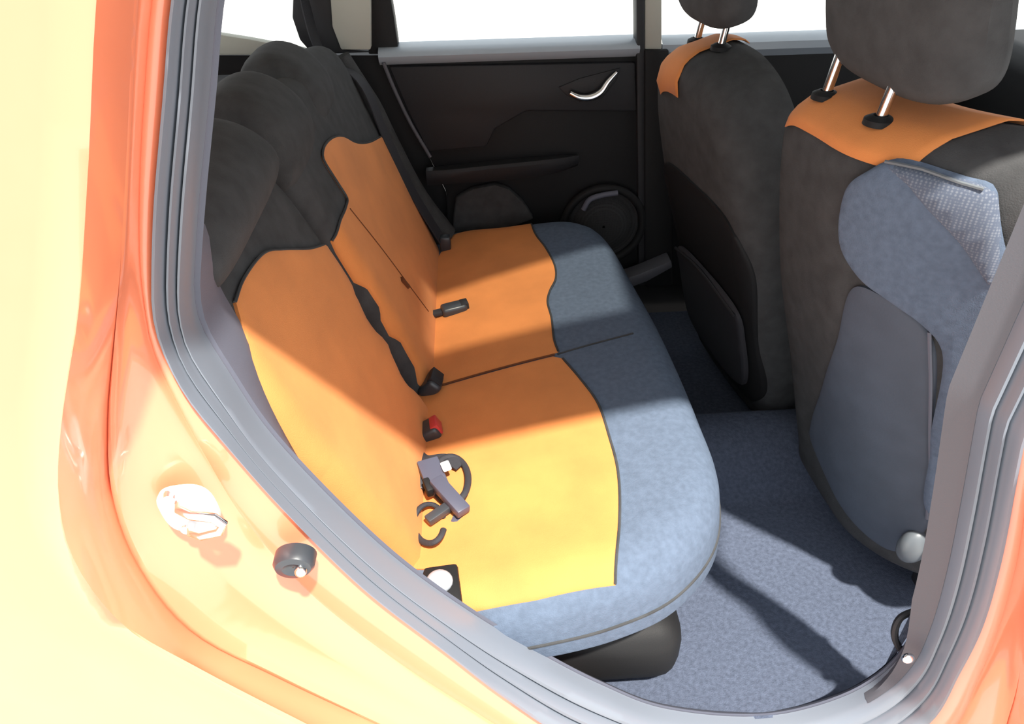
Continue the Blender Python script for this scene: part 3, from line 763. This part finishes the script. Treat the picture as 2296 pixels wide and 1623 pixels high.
# ================================================================== door hardware
st = thing('door_striker', 'bright steel latch striker on orange door jamb', 'striker', tuple(at_y(430, 1140, -.04)))
P = lambda x, y, Y=-.052: Vector(at_y(x, y, Y))
c = P(432, 1140, -.045)
ax = (P(510, 1130, -.045)-P(350, 1150, -.045)).normalized(); az = Vector((0, -1, 0)); ay = az.cross(ax)
RS = Matrix((ax, ay, az)).transposed()
bm = bmesh.new(); rows_ = []
for f_, h in ((1.0, -.004), (1.0, .002), (.93, .0045), (.5, .006), (.02, .006)):
    rows_.append([c+ax*(math.copysign(abs(math.cos(a))**.7, math.cos(a))*.030*f_-.004)+ay*(math.copysign(abs(math.sin(a))**.7, math.sin(a))*.033*f_)+az*h for a in np.linspace(0, 2*math.pi, 37)])
bm_loft(bm, rows_); bmesh.ops.remove_doubles(bm, verts=bm.verts, dist=1e-6); bmesh.ops.recalc_face_normals(bm, faces=bm.faces); link('plate', bm, 'steel', st)
bm = bmesh.new(); bm_tube(bm, [c+ax*a+ay*b+az*h for a, b, h in ((-.006, .018, .003), (-.002, .018, .018), (.012, .016, .026), (.034, .010, .028), (.040, .0, .028), (.034, -.010, .028), (.012, -.016, .026), (-.002, -.018, .018), (-.006, -.018, .003))], .0055, 12)
link('loop', bm, 'chrome', st)
for s_ in (-1, 1):
    bm = bmesh.new(); bmesh.ops.create_cone(bm, cap_ends=True, segments=16, radius1=.0085, radius2=.006, depth=.006)
    bmesh.ops.transform(bm, matrix=Matrix.Translation(c+ay*(.024*s_)-ax*.014+az*.005) @ RS.to_4x4(), verts=bm.verts); link('screw', bm, 'chrome', st)
bs = thing('bump_stop', 'small dark rubber bump stop with screw on orange jamb', 'bump stop', tuple(P(660, 1260, -.035)))
c2 = P(660, 1260, -.036)
bm = bmesh.new(); rows_ = []
for r_, h in ((.0235, -.012), (.0235, .004), (.020, .010), (.012, .012), (.006, .008), (.001, .008)):
    rows_.append([c2+(ax*math.cos(a)*r_*1.05+ay*math.sin(a)*r_*.85)+az*h for a in np.linspace(0, 2*math.pi, 29)])
bm_loft(bm, rows_); bmesh.ops.remove_doubles(bm, verts=bm.verts, dist=1e-6); bmesh.ops.recalc_face_normals(bm, faces=bm.faces); link('rubber_pad', bm, 'buckle', bs)
bm = bmesh.new(); bmesh.ops.create_uvsphere(bm, u_segments=16, v_segments=10, radius=.0075); bmesh.ops.translate(bm, vec=P(674, 1280, -.050), verts=bm.verts); link('screw', bm, 'chrome', bs)

# belt loop and bolt at the foot of the near pillar
an = thing('belt_anchor', 'small dark belt loop with bright bolt on the carpet by the sill', 'belt anchor', tuple(at_y(2035, 1440, .08)))
tube('loop', spline([at_y(2056, 1368, .095), at_y(2020, 1384, .09), at_y(2006, 1415, .085), at_y(2014, 1448, .08), at_y(2034, 1468, .076)], .006), .006, 'plastic2', an, 8)
tube('strap', spline([at_y(2048, 1388, .09), at_y(2038, 1420, .085), at_y(2042, 1452, .08)], .006), .008, 'webbing', an, 8, flat=.35)
bm = bmesh.new(); bmesh.ops.create_uvsphere(bm, u_segments=14, v_segments=8, radius=.0105); bmesh.ops.scale(bm, vec=(1, .7, 1), verts=bm.verts)
bmesh.ops.translate(bm, vec=Vector(at_y(2036, 1476, .030)), verts=bm.verts); o = link('bolt', bm, 'chrome', an); o['label'] = 'bright bolt'
